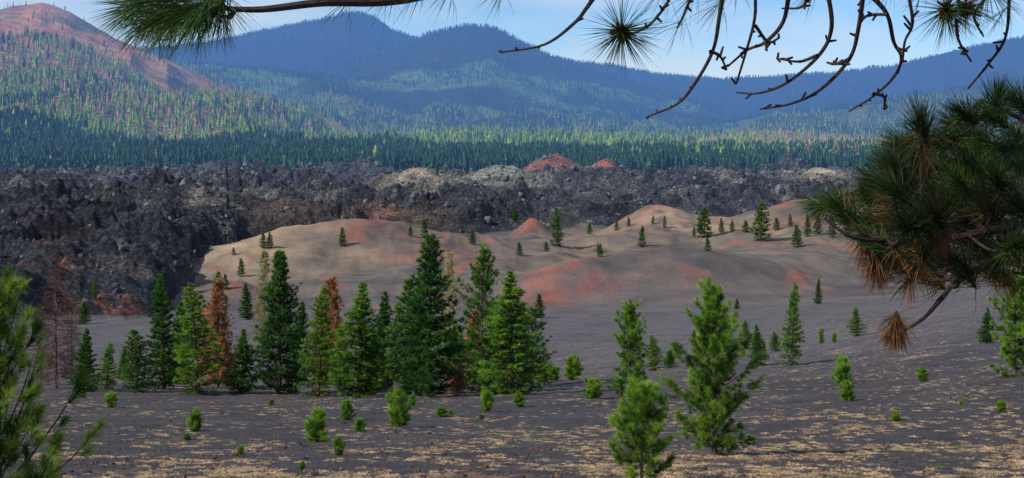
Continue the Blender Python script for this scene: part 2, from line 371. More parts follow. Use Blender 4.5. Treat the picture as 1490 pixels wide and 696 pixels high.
def foliage(name,stops,trans=.38,haze=False,rnd=.25):
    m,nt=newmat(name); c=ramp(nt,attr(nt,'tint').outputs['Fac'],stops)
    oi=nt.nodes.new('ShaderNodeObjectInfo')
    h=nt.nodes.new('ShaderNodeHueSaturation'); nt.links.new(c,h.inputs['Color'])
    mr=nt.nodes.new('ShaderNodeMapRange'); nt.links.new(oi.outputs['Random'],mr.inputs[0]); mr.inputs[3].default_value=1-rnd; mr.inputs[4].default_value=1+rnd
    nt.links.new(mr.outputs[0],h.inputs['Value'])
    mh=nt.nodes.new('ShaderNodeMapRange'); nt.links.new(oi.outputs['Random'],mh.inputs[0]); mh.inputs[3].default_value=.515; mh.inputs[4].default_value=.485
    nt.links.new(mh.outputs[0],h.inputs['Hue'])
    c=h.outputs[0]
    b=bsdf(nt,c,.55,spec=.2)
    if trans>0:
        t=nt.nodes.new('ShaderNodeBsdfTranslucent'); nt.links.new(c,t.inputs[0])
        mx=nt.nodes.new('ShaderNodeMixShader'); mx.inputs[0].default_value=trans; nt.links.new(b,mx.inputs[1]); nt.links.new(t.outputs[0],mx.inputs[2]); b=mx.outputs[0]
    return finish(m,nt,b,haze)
def barkmat(name,c1,c2,haze=False,sc_=12):
    m,nt=newmat(name); tc=nt.nodes.new('ShaderNodeTexCoord'); n=noise(nt,sc_,5,.7,tc.outputs['Object'])
    return finish(m,nt,bsdf(nt,ramp(nt,n,[(.35,c1),(.65,c2)]),.9,n,.7,.02),haze)
bark=barkmat('pine_bark',(.05,.032,.024),(.16,.10,.07))
twigbark=barkmat('twig_bark',(.022,.014,.016),(.06,.037,.033),sc_=40)
deadbark=barkmat('dead_bark',(.075,.042,.036),(.16,.095,.08))
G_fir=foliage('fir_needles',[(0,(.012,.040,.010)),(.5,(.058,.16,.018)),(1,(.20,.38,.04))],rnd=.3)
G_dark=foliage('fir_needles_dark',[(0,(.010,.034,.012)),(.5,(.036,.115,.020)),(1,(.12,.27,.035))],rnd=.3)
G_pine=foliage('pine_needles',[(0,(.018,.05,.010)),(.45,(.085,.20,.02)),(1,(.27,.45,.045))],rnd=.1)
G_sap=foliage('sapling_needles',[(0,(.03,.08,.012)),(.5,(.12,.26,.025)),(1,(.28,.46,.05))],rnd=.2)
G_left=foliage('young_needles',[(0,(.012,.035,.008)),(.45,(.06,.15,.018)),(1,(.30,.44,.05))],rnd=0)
G_shade=foliage('shaded_branch_needles',[(0,(.17,.058,.02)),(.22,(.03,.033,.010)),(.5,(.020,.046,.009)),(1,(.072,.125,.02))],trans=.15,rnd=0)  # greens darkened to paint in the bough's shade; brown end is dead needles
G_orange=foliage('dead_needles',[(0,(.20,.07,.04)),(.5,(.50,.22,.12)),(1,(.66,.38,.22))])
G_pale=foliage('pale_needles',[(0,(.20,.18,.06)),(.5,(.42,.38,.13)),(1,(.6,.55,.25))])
G_mid=foliage('mid_needles',[(0,(.012,.036,.013)),(.5,(.05,.135,.022)),(1,(.15,.28,.04))],haze=True)
def conifer(name,seed,H,Rr,mats,bare=.03,whorls=26,per=7,dens=7,nn=10,nl=.42,nw=.05,spread=.55,e0=-16,e1=48,power=.8,bushy=.25,curve=.12,skip=.0,tuftr=0,basew=.12,sect_a=.25,tsd=.1):
    r=np.random.default_rng(seed); mb=MB()
    lean=r.normal(0,.016*H,2)
    zs=np.linspace(0,1,9); wob=np.cumsum(r.normal(0,.003*H,(9,2)),0); wob-=wob[0]
    tp=np.stack([wob[:,0]+lean[0]*zs**2,wob[:,1]+lean[1]*zs**2,zs*H],1)
    mb.tube(tp,H*.016+.012,H*.002,7,0)
    def ax(t): return np.array([np.interp(t,zs,tp[:,0]),np.interp(t,zs,tp[:,1]),t*H])
    Cc=[];Dd=[];Tt=[]
    sect=r.uniform(1-sect_a,1+sect_a*.8,(7,8))
    for wi in range(whorls):
        t0=bare+(1-bare)*((wi+.3)/whorls)**.95
        k=per if t0<.85 else max(3,per-2)
        a0=r.uniform(0,6.28)
        for b_ in range(k):
            if r.random()<skip: continue
            t=max(.008,min(.985,t0+r.normal(0,.35/whorls))); a=a0+b_*6.28/k+r.normal(0,.25)
            prof=((1-t)/(1-bare))**power*min(1,.6+(t-bare)/basew*.4)
            sf=sect[min(6,int(t*7)),int((a%6.28)/6.2832*8)%8]
            Lb=max(.03*H*.3,Rr*prof*sf*r.uniform(.68,1.2))
            el=radians(e0+(e1-e0)*t**.8+r.normal(0,8))
            dr=np.array([math.cos(a)*math.cos(el),math.sin(a)*math.cos(el),math.sin(el)])
            S=np.array([0,.35,.7,1.]); o=ax(t)
            P=o+dr*Lb*S[:,None]; P[:,2]+=curve*Lb*(S**2)
            mb.tube(P,.012*Lb+.004*H*.3,.003*Lb+.0015,3,0)
            nt_=max(3,int(Lb*dens+2))
            s_=1-r.random(nt_)**1.3*.8
            s_[0]=1
            side=np.array([-math.sin(a),math.cos(a),0])
            off=r.normal(0,1,nt_)*bushy*Lb*(1.15-s_)
            c=o+dr*(Lb*s_)[:,None]+side*off[:,None]; c[:,2]+=curve*Lb*s_**2+r.normal(0,.05*Lb,nt_)
            dd=dr*.8+side*(np.sign(off)*.5)[:,None]+np.array([0,0,.35])
            Cc.append(c);Dd.append(dd)
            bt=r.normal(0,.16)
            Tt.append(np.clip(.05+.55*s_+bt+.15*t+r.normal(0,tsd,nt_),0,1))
    Cc.append([ax(.99),ax(.97)]);Dd.append([[0,0,1],[0,0,1]]);Tt.append([.7,.7])
    mb.needles(np.concatenate(Cc),np.concatenate(Dd),nn,nl,nw,spread,np.concatenate(Tt),r,1,along=tuftr)
    return mb.mesh(name,mats)
def snag(name,seed,H,Rr,mats,whorls=22,per=5,foliage_n=0,nl=.3,nw=.03,tw_=5,pw=.7):
    r=np.random.default_rng(seed); mb=MB(); mb.tube([[0,0,0],[.05,0,H*.5],[0.1,.05,H]],H*.014,.015,6,0)
    Cc=[];Dd=[]
    for w in range(whorls):
        t=.08+.9*w/whorls
        for b_ in range(per):
            a=r.uniform(0,6.28); Lb=Rr*(1-t)**pw*r.uniform(.5,1.1)+.15; el=radians(r.uniform(-25,30))
            dr=np.array([math.cos(a)*math.cos(el),math.sin(a)*math.cos(el),math.sin(el)])
            o=np.array([.1*t,.03,t*H]); P=o+dr*Lb*np.array([0,.5,1])[:,None]+r.normal(0,.04*Lb,(3,3)); P[0]=o
            mb.tube(P,.028,.012,3,0)
            for q in range(tw_):
                s0=r.uniform(.2,1); c=o+dr*Lb*s0; e=c+(dr+r.normal(0,.6,3))*Lb*.35; mb.tube([c,e],.012,.007,3,0)
                Cc.append(e);Dd.append(dr); Cc.append(c); Dd.append(dr)
    if foliage_n: mb.needles(Cc,Dd,foliage_n,nl,nw,.7,r.uniform(.1,1,len(Cc)),r,1)
    return mb.mesh(name,mats)
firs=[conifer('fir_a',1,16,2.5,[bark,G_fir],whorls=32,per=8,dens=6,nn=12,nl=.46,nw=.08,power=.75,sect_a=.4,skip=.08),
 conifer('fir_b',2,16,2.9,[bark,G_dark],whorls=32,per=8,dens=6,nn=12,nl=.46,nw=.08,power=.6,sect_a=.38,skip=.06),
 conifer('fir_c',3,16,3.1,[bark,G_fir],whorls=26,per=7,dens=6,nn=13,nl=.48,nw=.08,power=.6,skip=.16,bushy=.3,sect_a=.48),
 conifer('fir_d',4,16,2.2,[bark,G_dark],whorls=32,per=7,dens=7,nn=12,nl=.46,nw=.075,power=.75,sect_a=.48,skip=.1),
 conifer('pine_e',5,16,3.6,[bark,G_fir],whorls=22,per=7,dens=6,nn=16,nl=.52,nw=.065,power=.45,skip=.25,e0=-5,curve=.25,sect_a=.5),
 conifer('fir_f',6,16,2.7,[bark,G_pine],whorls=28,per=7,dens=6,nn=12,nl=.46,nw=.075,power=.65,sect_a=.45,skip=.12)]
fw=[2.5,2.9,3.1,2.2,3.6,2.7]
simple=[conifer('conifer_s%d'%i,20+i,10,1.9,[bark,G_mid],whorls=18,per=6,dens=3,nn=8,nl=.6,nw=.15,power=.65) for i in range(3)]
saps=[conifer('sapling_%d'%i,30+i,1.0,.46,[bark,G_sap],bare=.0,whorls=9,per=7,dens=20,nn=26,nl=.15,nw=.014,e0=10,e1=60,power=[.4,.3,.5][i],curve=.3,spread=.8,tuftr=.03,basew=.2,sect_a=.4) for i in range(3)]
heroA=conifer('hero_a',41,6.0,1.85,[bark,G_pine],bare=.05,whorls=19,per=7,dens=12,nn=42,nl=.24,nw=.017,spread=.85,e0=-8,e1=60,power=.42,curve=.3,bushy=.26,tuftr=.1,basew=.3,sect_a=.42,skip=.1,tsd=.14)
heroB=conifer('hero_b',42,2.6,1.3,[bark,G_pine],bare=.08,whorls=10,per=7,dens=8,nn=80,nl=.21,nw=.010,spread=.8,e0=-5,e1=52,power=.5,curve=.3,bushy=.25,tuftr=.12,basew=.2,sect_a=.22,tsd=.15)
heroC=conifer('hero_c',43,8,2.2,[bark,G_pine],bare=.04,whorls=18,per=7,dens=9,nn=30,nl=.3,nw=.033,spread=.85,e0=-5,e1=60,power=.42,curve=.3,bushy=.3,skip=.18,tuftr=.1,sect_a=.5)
heroD=conifer('hero_d',44,3.25,1.0,[twigbark,G_left],bare=.1,whorls=12,per=7,dens=8,nn=95,nl=.15,nw=.0055,spread=.62,e0=5,e1=58,power=.42,curve=.35,bushy=.3,tuftr=.10,tsd=.24,sect_a=.35)
sn1=snag('snag_a',50,10,2.2,[deadbark,G_orange],foliage_n=0,whorls=36,per=7,tw_=7,pw=.5)
sn2=snag('snag_b',51,14,2.4,[deadbark,G_orange],foliage_n=22,nl=.45,nw=.06,whorls=34,per=8)
sn3=snag('snag_c',52,14,2.4,[deadbark,G_pale],foliage_n=10,nl=.4,nw=.05,whorls=26,per=6)
def plant(name,me,px,by,ty,w=None,H=16,Rm=2.5,rot=None,sink=.05,ymin=30,wf=1.0):
    X,Y=locate(px,by,ymin); z=hgt(X,Y); h=(by-ty)/F*Y; s=h/H
    sx=s if w is None else (w/2/F*Y)/Rm*wf
    sx=min(max(sx,.5*s),2.0*s)
    link(name,me,(X,Y,z-sink*s),rng.uniform(0,6.28) if rot is None else rot,(sx,sx,s))
cl=[(125,570,478,42,0),(155,568,500,34,5),(200,571,480,52,2),(238,566,400,56,3),(288,573,412,74,5),(352,573,480,42,0),(405,574,368,80,1),
(463,577,415,56,5),(523,579,412,78,0),(556,566,425,50,3),(590,577,412,76,2),(625,578,345,94,1),(700,570,365,80,4),(745,576,395,92,0),(722,574,440,64,2),
(775,563,450,64,4),(668,560,470,50,3),(180,548,505,30,3),(435,560,440,42,3),(330,562,500,36,1),(655,555,480,54,5),(262,560,440,42,1),(495,562,470,38,5),(608,560,430,50,3),(540,570,480,44,2)]
for p,b_,t,w,k in cl: plant('fir_tree' if k!=4 else 'pine_tree',firs[k],p,b_,t,w,16,fw[k],wf=1.1)
for p,b_,t,w,m_ in ((82,566,385,76,sn1),(105,560,420,46,sn1),(60,560,440,46,sn1)): plant('dead_tree',m_,p,b_,t,w,10,2.2)
for p,b_,t,w,m_ in ((318,564,402,46,sn2),(305,550,440,40,sn2),(483,560,400,52,sn2),(472,520,420,40,sn2),(384,520,360,40,sn3),(654,520,362,38,sn3),(690,540,450,40,sn2),(665,576,520,30,sn2)):
    plant('dead_pine_tree',m_,p,b_,t,w,14,2.5)
plant('pine_tree',heroA,1041,663,430,134,6.0,1.85,rot=1.0,wf=1.05)
plant('young_pine_tree',heroB,934,703,562,122,2.6,1.3,rot=.4,wf=1.05)
plant('pine_tree',heroC,917,579,446,80,8,2.2,wf=1.0)
plant('pine_tree',heroC,1478,548,402,84,8,2.2)
for p,b_,t,w,k in ((1152,532,412,34,5),(1102,532,473,28,0),(953,540,488,30,5),(975,536,510,24,2),(1246,490,447,24,5),(1436,500,449,26,0),(1128,512,483,20,2),
 (785,463,428,16,1),(360,465,412,24,3),(1190,443,404,12,3),(1085,508,465,30,5),(1072,450,434,12,0),(122,472,440,20,1),(1010,500,480,14,0)):
    plant('fir_tree',firs[k],p,b_,t,w,16,fw[k],wf=1.1)
sl=[(1226,560,524,32),(1233,584,559,26),(1342,555,536,20),(863,580,554,34),(833,553,523,32),(580,622,572,40),(462,644,600,40),(493,663,640,20),(285,629,599,28),
(505,611,585,24),(708,598,574,24),(755,593,574,22),(523,628,611,22),(162,593,575,22),(272,641,632,14),(1303,614,600,18),(1457,600,586,18),(642,607,594,22),(350,662,650,14),
(440,686,674,12),(600,590,575,14),(1195,500,480,10),(805,553,536,26),(790,557,530,28),(1110,512,500,14),(975,530,512,16),(690,560,535,30),(1510,600,560,40),(120,578,566,14),(395,590,582,10),
(700,610,603,10),(655,603,597,18),(1214,498,486,9),(1398,590,583,8),(1080,520,510,10)]
for i,(p,b_,t,w) in enumerate(sl): plant('pine_sapling',saps[i%3],p,b_,t,w,1.0,.46,wf=1.0)
dl=[(498,361,334,13),(618,347,320,14),(597,345,330,8),(810,359,304,22),(934,360,330,14),(1025,346,303,25),(1107,350,296,32),(1030,366,347,12),(1160,360,328,18),(795,366,352,10),(756,372,354,12),
(873,374,355,10),(858,341,324,10),(967,333,316,8),(1050,340,318,10),(1065,337,321,9),(1085,339,322,14),(1130,337,318,12),(1175,345,312,13),(1190,341,313,14),(688,356,336,12),(750,324,305,12),(383,362,340,12),
(393,362,340,12),(318,420,396,18),(328,422,400,12),(351,403,377,13),(138,438,404,10),(897,336,318,8),(1211,346,318,14),(1235,345,300,20),(340,372,362,8),(1262,350,310,16),(1150,330,312,9),(1300,360,318,18),(915,330,316,7),(950,328,315,6),
(1345,352,300,20),(1385,350,310,18),(1010,345,330,7),(870,368,356,6),(636,256,240,6),(1018,340,318,9)]
for i,(p,b_,t,w) in enumerate(dl): plant('conifer_tree',simple[i%3],p,b_,t,w,10,1.9)
# left foreground pine
X,Y=(-2-CX)/F*12.5,12.5; link('pine_tree',heroD,(X,Y,hgt(X,Y)-.05),2.0,(.78,.78,1.0*(-hgt(X,Y)-(424-HY)/F*12.5)/3.25))
# ---------------------------------------------------------------- overhanging pine (photographer's tree)
def W(px,py,D): return np.array([(px-CX)/F*D,D,(HY-py)/F*D])
TB=np.array([3.75,7.2]); gz=hgt(TB[0],TB[1])
mb=MB(); r=np.random.default_rng(77)
trunk=np.array([[TB[0],TB[1],gz-.1],[TB[0]-.05,TB[1],gz+2],[TB[0]-.1,TB[1]+.1,1.0],[TB[0],TB[1],4.5],[TB[0],TB[1],8]])
mb.tube(trunk,.24,.08,12,0,smooth=6)
def limb(pts,r0,r1,side=6): return mb.tube(pts,r0,r1,side,0,smooth=6)
def tuft(c,d,n,ln,w,spread,t,along=.12,curl=.25,grav=.1):
    mb.needles([c],[d],n,ln,w,spread,t,r,1,along=along,curl=curl,grav=grav)
tr=lambda z:np.array([TB[0]-.05,TB[1],z])
L1=limb([tr(-.55),W(1700,390,7.2),W(1560,372,7.1),W(1470,380,7.0),W(1400,402,6.9),W(1372,432,6.8),W(1345,462,6.8),W(1312,484,6.8)],.026,.006)
L2=limb([W(1640,380,7.15),W(1540,330,7.0),W(1450,335,6.8),W(1370,350,6.7),W(1290,350,6.6),W(1240,345,6.5),W(1200,318,6.5)],.026,.006)
L3=limb([tr(-.1),W(1650,280,7.3),W(1540,250,7.4),W(1450,230,7.5),W(1380,215,7.5),W(1330,215,7.5)],.03,.006)
L4=limb([W(1600,265,7.3),W(1530,200,7.1),W(1470,165,7.0),W(1430,145,7.0)],.02,.005)
limbs=np.concatenate([L1,L2,L3,L4])
cen=[(1192,300,1),(1222,304,1),(1250,318,.9),(1275,262,1),(1300,300,1),(1268,285,1),(1312,215,1),(1340,175,1),(1372,205,1),(1400,165,1),(1432,205,1),(1452,145,1),(1485,150,1),(1350,245,1),(1392,262,1),(1432,285,1),(1470,240,1),
(1300,350,.9),(1340,325,1),(1380,330,1),(1420,352,1),(1462,330,1),(1318,385,.9),(1352,398,.9),(1402,390,.9),(1445,395,1),(1485,305,1),(1330,290,1),(1365,290,1),(1410,235,1),(1450,260,1),(1285,325,1),(1480,200,1),(1500,250,1),(1510,350,1),
(1310,260,1),(1345,360,1),(1262,345,.9),(1395,310,1),(1440,170,1),(1500,400,1),(1375,375,1),(1455,365,1),(1295,240,1),(1330,205,1),(1290,378,1),(1420,320,1),(1475,280,1),(1530,200,1),(1530,300,1),
(1318,330,1),(1360,310,1),(1440,300,1),(1400,280,1),(1380,235,1),(1345,270,1),(1480,360,1),(1320,280,1),(1300,275,1),(1335,235,1),(1365,345,1),(1410,200,1),(1465,215,1),(1430,245,1),(1385,180,1),(1330,350,1),(1400,345,1),(1440,380,1),(1300,330,1)]
for i,(a,b_,s) in enumerate(cen):
    D=6.9+r.uniform(-.6,.7); c=W(a,b_,D)
    dist=np.linalg.norm(limbs-c-np.array([.12,0,-.05]),axis=1); k=limbs[int(np.argmin(dist))]
    m_=(k+c)/2+np.array([0,0,-.04]); mb.tube([k,m_,c],.009,.005,5,0,smooth=4)
    d=c-m_; d/=np.linalg.norm(d); d=d*.6+np.array([r.normal(-.4,.25),r.normal(0,.3),r.normal(.3,.25)])
    tn=.5+r.normal(0,.16)
    tuft(c,d,290,.165*s*r.uniform(.85,1.15),.0031,.56,tn,along=.12,curl=.35,grav=.05)
    if r.random()<.4: tuft(c-d*.12,-d*.2+np.array([0,0,-1]),60,.15,.0026,.6,.05,along=.05)
for a,b_,n in ((1303,488,360),(1272,395,150),(1258,372,90),(1325,425,60),(1282,410,110)):
    tuft(W(a,b_-16,6.8),np.array([-.12,0,-1.]),n,.16,.0032,.42,.02,along=.06,curl=.1,grav=.25)
# top-left bough
B1=limb([tr(3.2),W(1500,-260,5.6),W(1100,-150,5.2),W(800,-60,4.9),W(640,-14,4.7),W(560,2,4.7),W(470,4,4.6),W(380,14,4.6),W(320,12,4.6),W(275,10,4.6)],.030,.005)
def sub(p,q,rad=.006,sag=.02): 
    m_=(p+q)/2+np.array([0,0,-sag]); mb.tube([p,m_,q],rad,rad*.6,5,0,smooth=4)
for (a,b_,dx,dz,n,D) in ((275,12,-1,-.35,200,4.6),(310,18,-.8,-.9,200,4.6),(240,24,-1,-.6,190,4.65),(215,34,-.9,-.9,170,4.7),(240,-2,-1,.0,130,4.6),(190,14,-1,-.4,150,4.7),(325,22,.2,-1,70,4.6),(285,30,-.6,-1,170,4.55),(205,0,-1,.1,90,4.6),(250,36,-.8,-1,130,4.6)):
    c=W(a,b_,D); sub(W(320,12,4.6) if a<300 else W(345,12,4.6),c,.005)
    tuft(c,np.array([dx,r.normal(0,.3),dz]),n,.165,.0022,.45,.75,along=.08,curl=.15,grav=.08)
for a,b_ in ((505,2),(560,0),(600,-6),(648,-8),(725,-12)):
    tuft(W(a,b_,4.7),np.array([-.6,0,-.6]),26,.13,.0018,.6,.3,along=.05)
# top-right drooping twigs
T0=limb([tr(2.1),W(1700,-120,6.4),W(1500,-50,6.0),W(1350,-28,5.9),W(1200,-22,5.8),W(1050,-18,5.7),W(930,-20,5.6),W(870,-14,5.6)],.035,.008)
tw=[[(872,-12),(855,12),(838,34),(792,62),(728,79)],[(1052,-18),(1048,25),(1035,75),(1010,122),(985,155),(943,168)],[(1100,-18),(1098,30),(1082,80),(1071,121)],
[(1148,-18),(1140,30),(1112,62),(1085,72),(1060,96)],[(1205,-20),(1207,40),(1190,78),(1150,118),(1105,136),(1071,134)],[(1256,-20),(1248,40),(1235,88),(1196,130),(1150,152),(1108,159)],
[(1262,-10),(1290,20),(1300,60),(1313,86),(1300,112),(1270,140),(1236,162)],[(1270,138),(1283,142),(1286,158)],[(1320,-20),(1328,30),(1318,62),(1312,88)],[(1190,78),(1165,88),(1135,84)],
[(1470,-20),(1462,50),(1440,92),(1410,128)],[(1290,20),(1262,22),(1245,50)],[(980,-18),(968,10),(940,40),(905,52)],[(1380,-30),(1382,0),(1378,20)],[(1100,40),(1120,60),(1130,58)],
[(1180,-18),(1168,10),(1140,12)],[(1010,-18),(1000,20),(985,40)],[(1235,88),(1215,96),(1200,92)],[(1035,75),(1050,84),(1058,100)],[(1450,-20),(1418,20),(1432,52)],[(1390,30),(1395,60),(1412,90)]]
for k,t_ in enumerate(tw):
    D=5.75+.15*math.sin(k*2.1); P=np.array([W(a,b_,D+.08*j) for j,(a,b_) in enumerate(t_)])+r.normal(0,.004,(len(t_),3))
    P=mb.tube(P,.0095 if len(t_)>4 else .007,.0038,6,0,smooth=6)
    for j in range(7):
        s_=r.integers(1,len(P)); c=P[s_]; mb.tube([c,c+r.normal(0,.014,3)],.006,.004,5,0)
def burst(a,b_,n,D,ln,d=(0,-.2,-.1),sp=1.0,t=.45,cone=True):
    c=W(a,b_,D); tuft(c,np.array(d),n,ln,.0024,sp,t,along=.03,curl=.0,grav=.05)
    if cone:
        tuft(c,np.array(d),160,.055,.008,.9,.0,along=.02)
burst(905,48,320,5.75,.19,t=.4); burst(1378,16,270,5.9,.18,t=.6); burst(1440,-18,150,5.9,.2,t=.6); burst(1405,10,110,5.9,.17,t=.3)
for a,b_ in ((985,40),(1040,10),(1005,-5),(960,-10),(1062,-6),(1180,-10),(1290,-12),(1340,-14),(1455,20)):
    tuft(W(a,b_,5.75),np.array([-.5,0,-.5]),24,.15,.0019,.6,.4,along=.05)
# upper crown (above frame)
for i in range(30):
    z0=r.uniform(1.5,7.2); a=r.uniform(0,6.28); Lb=r.uniform(1.2,2.6)*(1-(z0-1)/9); o=tr(z0)
    e=o+np.array([math.cos(a)*Lb,math.sin(a)*Lb,.35*Lb]); mb.tube([o,(o+e)/2+np.array([0,0,-.1]),e],.03,.008,5,0,smooth=3)
    for j in range(9):
        s_=r.uniform(.35,1); c=o+(e-o)*s_+r.normal(0,.14,3)
        if c[2]/c[1]<.12: c[2]+=.5
        tuft(c,(e-o)+np.array([0,0,.4]),110,.18,.004,.65,.5)
link('overhanging_pine_tree',mb.mesh('overhanging_pine',[twigbark,G_shade]))
# ---------------------------------------------------------------- instanced masses
def scatter(name,P,scl,idx,objs,rot=None):
    col=bpy.data.collections.new(name+'_parts')
    for o in objs: col.objects.link(o)
    me=bpy.data.meshes.new(name); me.vertices.add(len(P)); me.vertices.foreach_set('co',np.asarray(P,float).ravel())
    for nm,ty,val in (('scl','FLOAT_VECTOR',scl),('idx','INT',idx),('rz','FLOAT_VECTOR',rot)):
        at=me.attributes.new(nm,ty,'POINT')
        if ty=='INT': at.data.foreach_set('value',np.asarray(val,np.int32))
        else: at.data.foreach_set('vector',np.asarray(val,float).ravel())
    ob=bpy.data.objects.new(name,me); sc.collection.objects.link(ob)
    ng=bpy.data.node_groups.new(name+'_gn','GeometryNodeTree')
    ng.interface.new_socket('Geometry',in_out='INPUT',socket_type='NodeSocketGeometry'); ng.interface.new_socket('Geometry',in_out='OUTPUT',socket_type='NodeSocketGeometry')
    N=ng.nodes; gi=N.new('NodeGroupInput'); go=N.new('NodeGroupOutput'); ip=N.new('GeometryNodeInstanceOnPoints'); ci=N.new('GeometryNodeCollectionInfo')
    ci.inputs['Collection'].default_value=col; ci.inputs['Separate Children'].default_value=True; ci.inputs['Reset Children'].default_value=True
    def na(n,t):
        a=N.new('GeometryNodeInputNamedAttribute'); a.data_type=t; a.inputs[0].default_value=n; return a.outputs[0]
    ip.inputs['Pick Instance'].default_value=True
    l=ng.links.new; l(gi.outputs[0],ip.inputs['Points']); l(ci.outputs[0],ip.inputs['Instance']); l(na('idx','INT'),ip.inputs['Instance Index'])
    l(na('rz','FLOAT_VECTOR'),ip.inputs['Rotation']); l(na('scl','FLOAT_VECTOR'),ip.inputs['Scale']); l(ip.outputs[0],go.inputs[0])
    md=ob.modifiers.new('scatter','NODES'); md.node_group=ng; return ob
def rotz(n): return np.stack([np.zeros(n),np.zeros(n),rng.uniform(0,6.28,n)],1)
def lowtree(name,seed,H,Rr,mat,layers=6,sides=8,bare=.08,gap=.0):
    r=np.random.default_rng(seed); mb=MB(); mb.tube([[0,0,0],[0,0,H*.9]],H*.012,H*.004,4,0,.2)
    for k in range(layers):
        t=bare+(1-bare)*k/layers; z0=t*H; z1=min(H,z0+H*(1-bare)/layers*1.9); rr=Rr*(1-t)**.65*r.uniform(.8,1.15)
        th=np.arange(sides)/sides*6.283+r.uniform(0,1); rad=rr*np.where(np.arange(sides)%2==0,1,.55)*r.uniform(.6,1.2,sides)
        V=[[0,0,z1]]+[[math.cos(a)*q,math.sin(a)*q,z0+r.uniform(-.02,.03)*H] for a,q in zip(th,rad)]+[[0,0,z0+.03*H]]
        Fa=[(0,1+i,1+(i+1)%sides) for i in range(sides)]+[(sides+1,1+(i+1)%sides,1+i) for i in range(sides)]
        mb.add(V,Fa,1,np.clip(r.uniform(.15,.9,len(V)),0,1))
    me=mb.mesh(name,[mat[0],mat[1]]); return bpy.data.objects.new(name,me)
def lowsnag(name,seed,H,mat):
    r=np.random.default_rng(seed); mb=MB(); mb.tube([[0,0,0],[0,0,H]],H*.014,H*.005,4,0,.5)
    for k in range(26):
        t=r.uniform(.25,.97); a=r.uniform(0,6.28); Lb=H*.11*(1-t*.6); o=np.array([0,0,t*H]); e=o+np.array([math.cos(a)*Lb,math.sin(a)*Lb,Lb*.2])
        mb.add([o,e,o+np.array([0,0,H*.045])],[(0,1,2)],1,r.uniform(.2,1))
    return bpy.data.objects.new(name,mb.mesh(name,mat))
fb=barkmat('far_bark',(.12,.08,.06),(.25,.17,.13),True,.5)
fD=foliage('far_cloud_shaded',[(0,(.006,.026,.020)),(1,(.030,.10,.05))],0,True,.4)  # dark teal stands in for cloud shadow on the forest
fB=foliage('far_sunlit',[(0,(.08,.16,.02)),(1,(.28,.40,.06))],0,True,.4)  # lighter green paints the sunlit bands of the forest
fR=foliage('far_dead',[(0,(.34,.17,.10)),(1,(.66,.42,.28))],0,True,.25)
fobs=[lowtree('t0_dark',1,25,4.0,(fb,fD)),lowtree('t1_dark',2,25,3.4,(fb,fD),7),lowtree('t2_dark',3,25,4.8,(fb,fD),5,10),lowtree('t3_bright',4,25,4.4,(fb,fB)),lowtree('t4_bright',5,25,3.8,(fb,fB),7),
 lowsnag('t5_dead',6,24,(fb,fR)),lowsnag('t6_dead',7,22,(fb,fR)),lowtree('t7_dead',8,22,3.2,(fb,fR),6)]
def area(n,y0,y1,p0=-300,p1=1790):
    Y=np.sqrt(rng.uniform(y0*y0,y1*y1,n)); p=rng.uniform(p0,p1,n); return p,(p-CX)/F*Y,Y
Pl=[];Sl=[];Il=[]
def forest(n,y0,y1,fn,s0,s1):
    p,X,Y=area(n,y0,y1); keep,pd,pb,pr=fn(p,X,Y); k=rng.random(n)<keep
    p,X,Y,pd,pb,pr=[q[k] for q in (p,X,Y,pd,pb,pr)]
    u=rng.random(len(p)); c1=pd/(pd+pb+pr); c2=(pd+pb)/(pd+pb+pr)
    idx=np.where(u<c1,rng.integers(0,3,len(p)),np.where(u<c2,rng.integers(3,5,len(p)),rng.integers(5,8,len(p))))
    z=height(X,Y); s=(s0+(s1-s0)*rng.beta(2,2.2,len(p)))*(1+.25*fbm(X/90,Y/90,2,130)); w=s*rng.uniform(.8,1.35,len(p))
    Pl.append(np.stack([X,Y,z-.5],1)); Sl.append(np.stack([w,w,s],1)); Il.append(idx)
def f1(p,X,Y):
    n=fbm(X/150,Y/200,3,110); o=np.ones_like(p)
    rt=sstep(850,1150,p)
    return np.clip(.95+.3*n,0.35,1),o,.012+.6*rt*sstep(-.2,.4,n)*sstep(1750,1900,Y)+.25*sstep(2100,2250,Y),.01+.6*rt*sstep(-.1,.4,-n)
def f2(p,X,Y):
    n=fbm(X/260,Y/420,3,111); n2=fbm(X/200,Y/300,3,112)
    rt=sstep(950,1150,p); lf=1-sstep(350,650,p)
    return np.clip(.6+.5*n,0.08,1), .12+.9*sstep(.0,.4,n2), .9+.8*(1-lf)*(1-rt), .08+1.6*lf*sstep(-.3,.3,n)+2.4*rt
def f3(p,X,Y):
    n=fbm(X/220,Y/420,3,113); lh=(1-sstep(240,380,p))
    return np.clip(.42+.7*n,0.04,1)*(1-.82*lh), .6+0*p, .5+.5*sstep(0,.4,n)-.3*lh, .2+.8*lh
def f4(p,X,Y):
    n=fbm(X/600,Y/700,3,98); return np.clip(.75-.9*n,.1,1), 1+0*p, .04+0*p, .02+0*p
forest(31000,1640,2250,f1,.5,1.25); forest(46000,2250,3500,f2,.4,1.1); forest(32000,3500,5000,f3,.35,.9); forest(70000,5000,9800,f4,.4,.9)
P=np.concatenate(Pl); scatter('distant_forest',P,np.concatenate(Sl),np.concatenate(Il),fobs,rotz(len(P)))
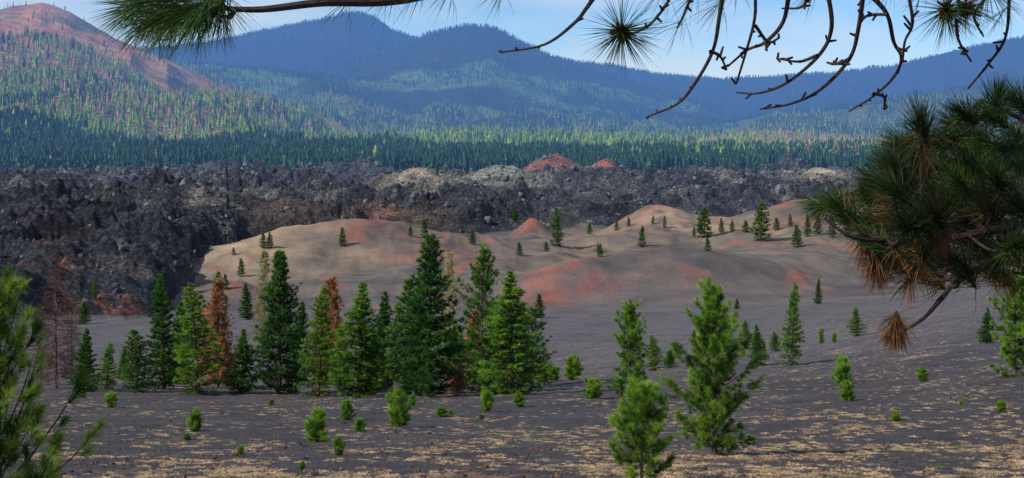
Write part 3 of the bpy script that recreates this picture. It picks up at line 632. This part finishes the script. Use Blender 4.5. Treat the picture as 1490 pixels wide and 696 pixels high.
# rocks
def rock(name,seed,mat,sq=.7):
    import bmesh
    r=np.random.default_rng(seed); bm=bmesh.new(); bmesh.ops.create_icosphere(bm,subdivisions=2,radius=1)
    for v in bm.verts:
        c=np.array(v.co); f=1+.35*float(pn(c[0]*1.3+seed*3,c[1]*1.3+c[2]*2))+r.normal(0,.07); v.co=(c[0]*f,c[1]*f*.85,c[2]*f*sq)
    me=bpy.data.meshes.new(name); bm.to_mesh(me); bm.free(); me.materials.append(mat); return bpy.data.objects.new(name,me)
def rockmat(name,c1,c2,haze,s):
    m,nt=newmat(name); oi=nt.nodes.new('ShaderNodeObjectInfo'); return finish(m,nt,bsdf(nt,mix(nt,c1,c2,oi.outputs['Random']),.9,noise(nt,s,4,.7,pos(nt)),.8,.3 if haze else .01),haze)
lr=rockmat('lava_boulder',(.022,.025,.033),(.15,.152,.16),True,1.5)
n=46000; p,X,Y=area(n,400,1520); k=(lavamask(p,Y)>.2)&(rng.random(n)<.2+.8*(fbm(X/25,Y/25,2,120)>0.05)); X=X[k];Y=Y[k]
s=np.clip(np.exp(rng.normal(-.75,.65,len(X))),.2,3.0)*(.6+Y/1700)
scatter('lava_boulders',np.stack([X,Y,height(X,Y)+s*.15],1),np.stack([s*rng.uniform(.8,1.3,len(X)),s,s*rng.uniform(.7,1.2,len(X))],1),rng.integers(0,4,len(X)),[rock('lr%d'%i,i,lr,.85) for i in range(4)],rng.uniform(0,6.28,(len(X),3)))
sr=rockmat('cinder_stone',(.03,.024,.024),(.17,.095,.065),False,30)
n=7500; Y=np.exp(rng.uniform(math.log(36),math.log(230),n)); p=rng.uniform(-100,1600,n); X=(p-CX)/F*Y; s=np.clip(np.exp(rng.normal(-3.3,.5,n)),.02,.15)
scatter('scattered_stones',np.stack([X,Y,height(X,Y)+s*.2],1),np.repeat(s[:,None],3,1),rng.integers(0,3,n),[rock('sr%d'%i,10+i,sr) for i in range(3)],rotz(n))
# dry tufts
def grass(name,seed,mat):
    r=np.random.default_rng(seed); mb=MB(); c=r.normal(0,.35,(26,3)); c[:,2]=0
    mb.needles(c,np.stack([c[:,0],c[:,1],np.full(26,.5)],1),6,.5,.07,.6,r.uniform(0,1,26),r,0); return bpy.data.objects.new(name,mb.mesh(name,[mat]))
gm=foliage('dry_grass_blades',[(0,(.30,.20,.11)),(1,(.62,.48,.30))],.1,False,.3); gm2=foliage('green_herb',[(0,(.06,.11,.03)),(1,(.22,.32,.08))],.1,False,.3)
n=20000; Y=np.exp(rng.uniform(math.log(36),math.log(330),n)); p=rng.uniform(-100,1600,n); X=(p-CX)/F*Y
k=rng.random(n)<np.clip(.25+1.1*fbm(X/6,Y/9,3,121)+.22*sstep(400,1300,p),.03,1); X=X[k];Y=Y[k];n=len(X); s=rng.uniform(.06,.25,n)
idx=np.where(rng.random(n)<.04,2,rng.integers(0,2,n))
scatter('dry_grass',np.stack([X,Y,height(X,Y)],1),np.stack([s*1.4,s*1.4,s*.6],1),idx,[grass('g0',1,gm),grass('g1',2,gm),grass('g2',3,gm2)],rotz(n))
# ---------------------------------------------------------------- light, sky, camera
az=radians(244); el=radians(40)   # sun clockwise from +Y
sv=(math.sin(az)*math.cos(el),math.cos(az)*math.cos(el),math.sin(el))
import mathutils
sd=bpy.data.lights.new('sun','SUN'); sd.energy=5.0; sd.angle=radians(.6); sd.color=(1,.93,.80); so=bpy.data.objects.new('sun',sd); sc.collection.objects.link(so)
so.rotation_euler=mathutils.Vector(sv).to_track_quat('Z','Y').to_euler()
w=bpy.data.worlds.new('World'); sc.world=w; w.use_nodes=True; nt=w.node_tree; nt.nodes.clear()
sk=nt.nodes.new('ShaderNodeTexSky'); sk.sky_type='NISHITA'; sk.sun_disc=False; sk.sun_elevation=el; sk.sun_rotation=az; sk.dust_density=.2; sk.ozone_density=4; sk.altitude=1800
tc=nt.nodes.new('ShaderNodeTexCoord'); mp=nt.nodes.new('ShaderNodeMapping'); mp.inputs['Scale'].default_value=(1,1,4); nt.links.new(tc.outputs['Generated'],mp.inputs[0])
cn=noise(nt,5.2,5,.55,mp.outputs[0]); cf=ramp(nt,cn,[(.40,(0,0,0)),(.64,(.8,.8,.8))])
c=mix(nt,sk.outputs[0],(.72,.86,1.04),1,'MULTIPLY')
c=mix(nt,c,(5.2,5.9,7.0),cf)
bg=nt.nodes.new('ShaderNodeBackground'); bg.inputs[1].default_value=.125; nt.links.new(c,bg.inputs[0])
o=nt.nodes.new('ShaderNodeOutputWorld'); nt.links.new(bg.outputs[0],o.inputs[0])
cd=bpy.data.cameras.new('camera'); cd.sensor_width=36; cd.sensor_fit='HORIZONTAL'; cd.lens=36*F/1490; cd.shift_y=-158/1490; cd.clip_start=.1; cd.clip_end=40000
co=bpy.data.objects.new('camera',cd); co.rotation_euler=(radians(90),0,0); sc.collection.objects.link(co); sc.camera=co
sc.view_settings.view_transform='Standard'; sc.view_settings.look='None'; sc.view_settings.exposure=0
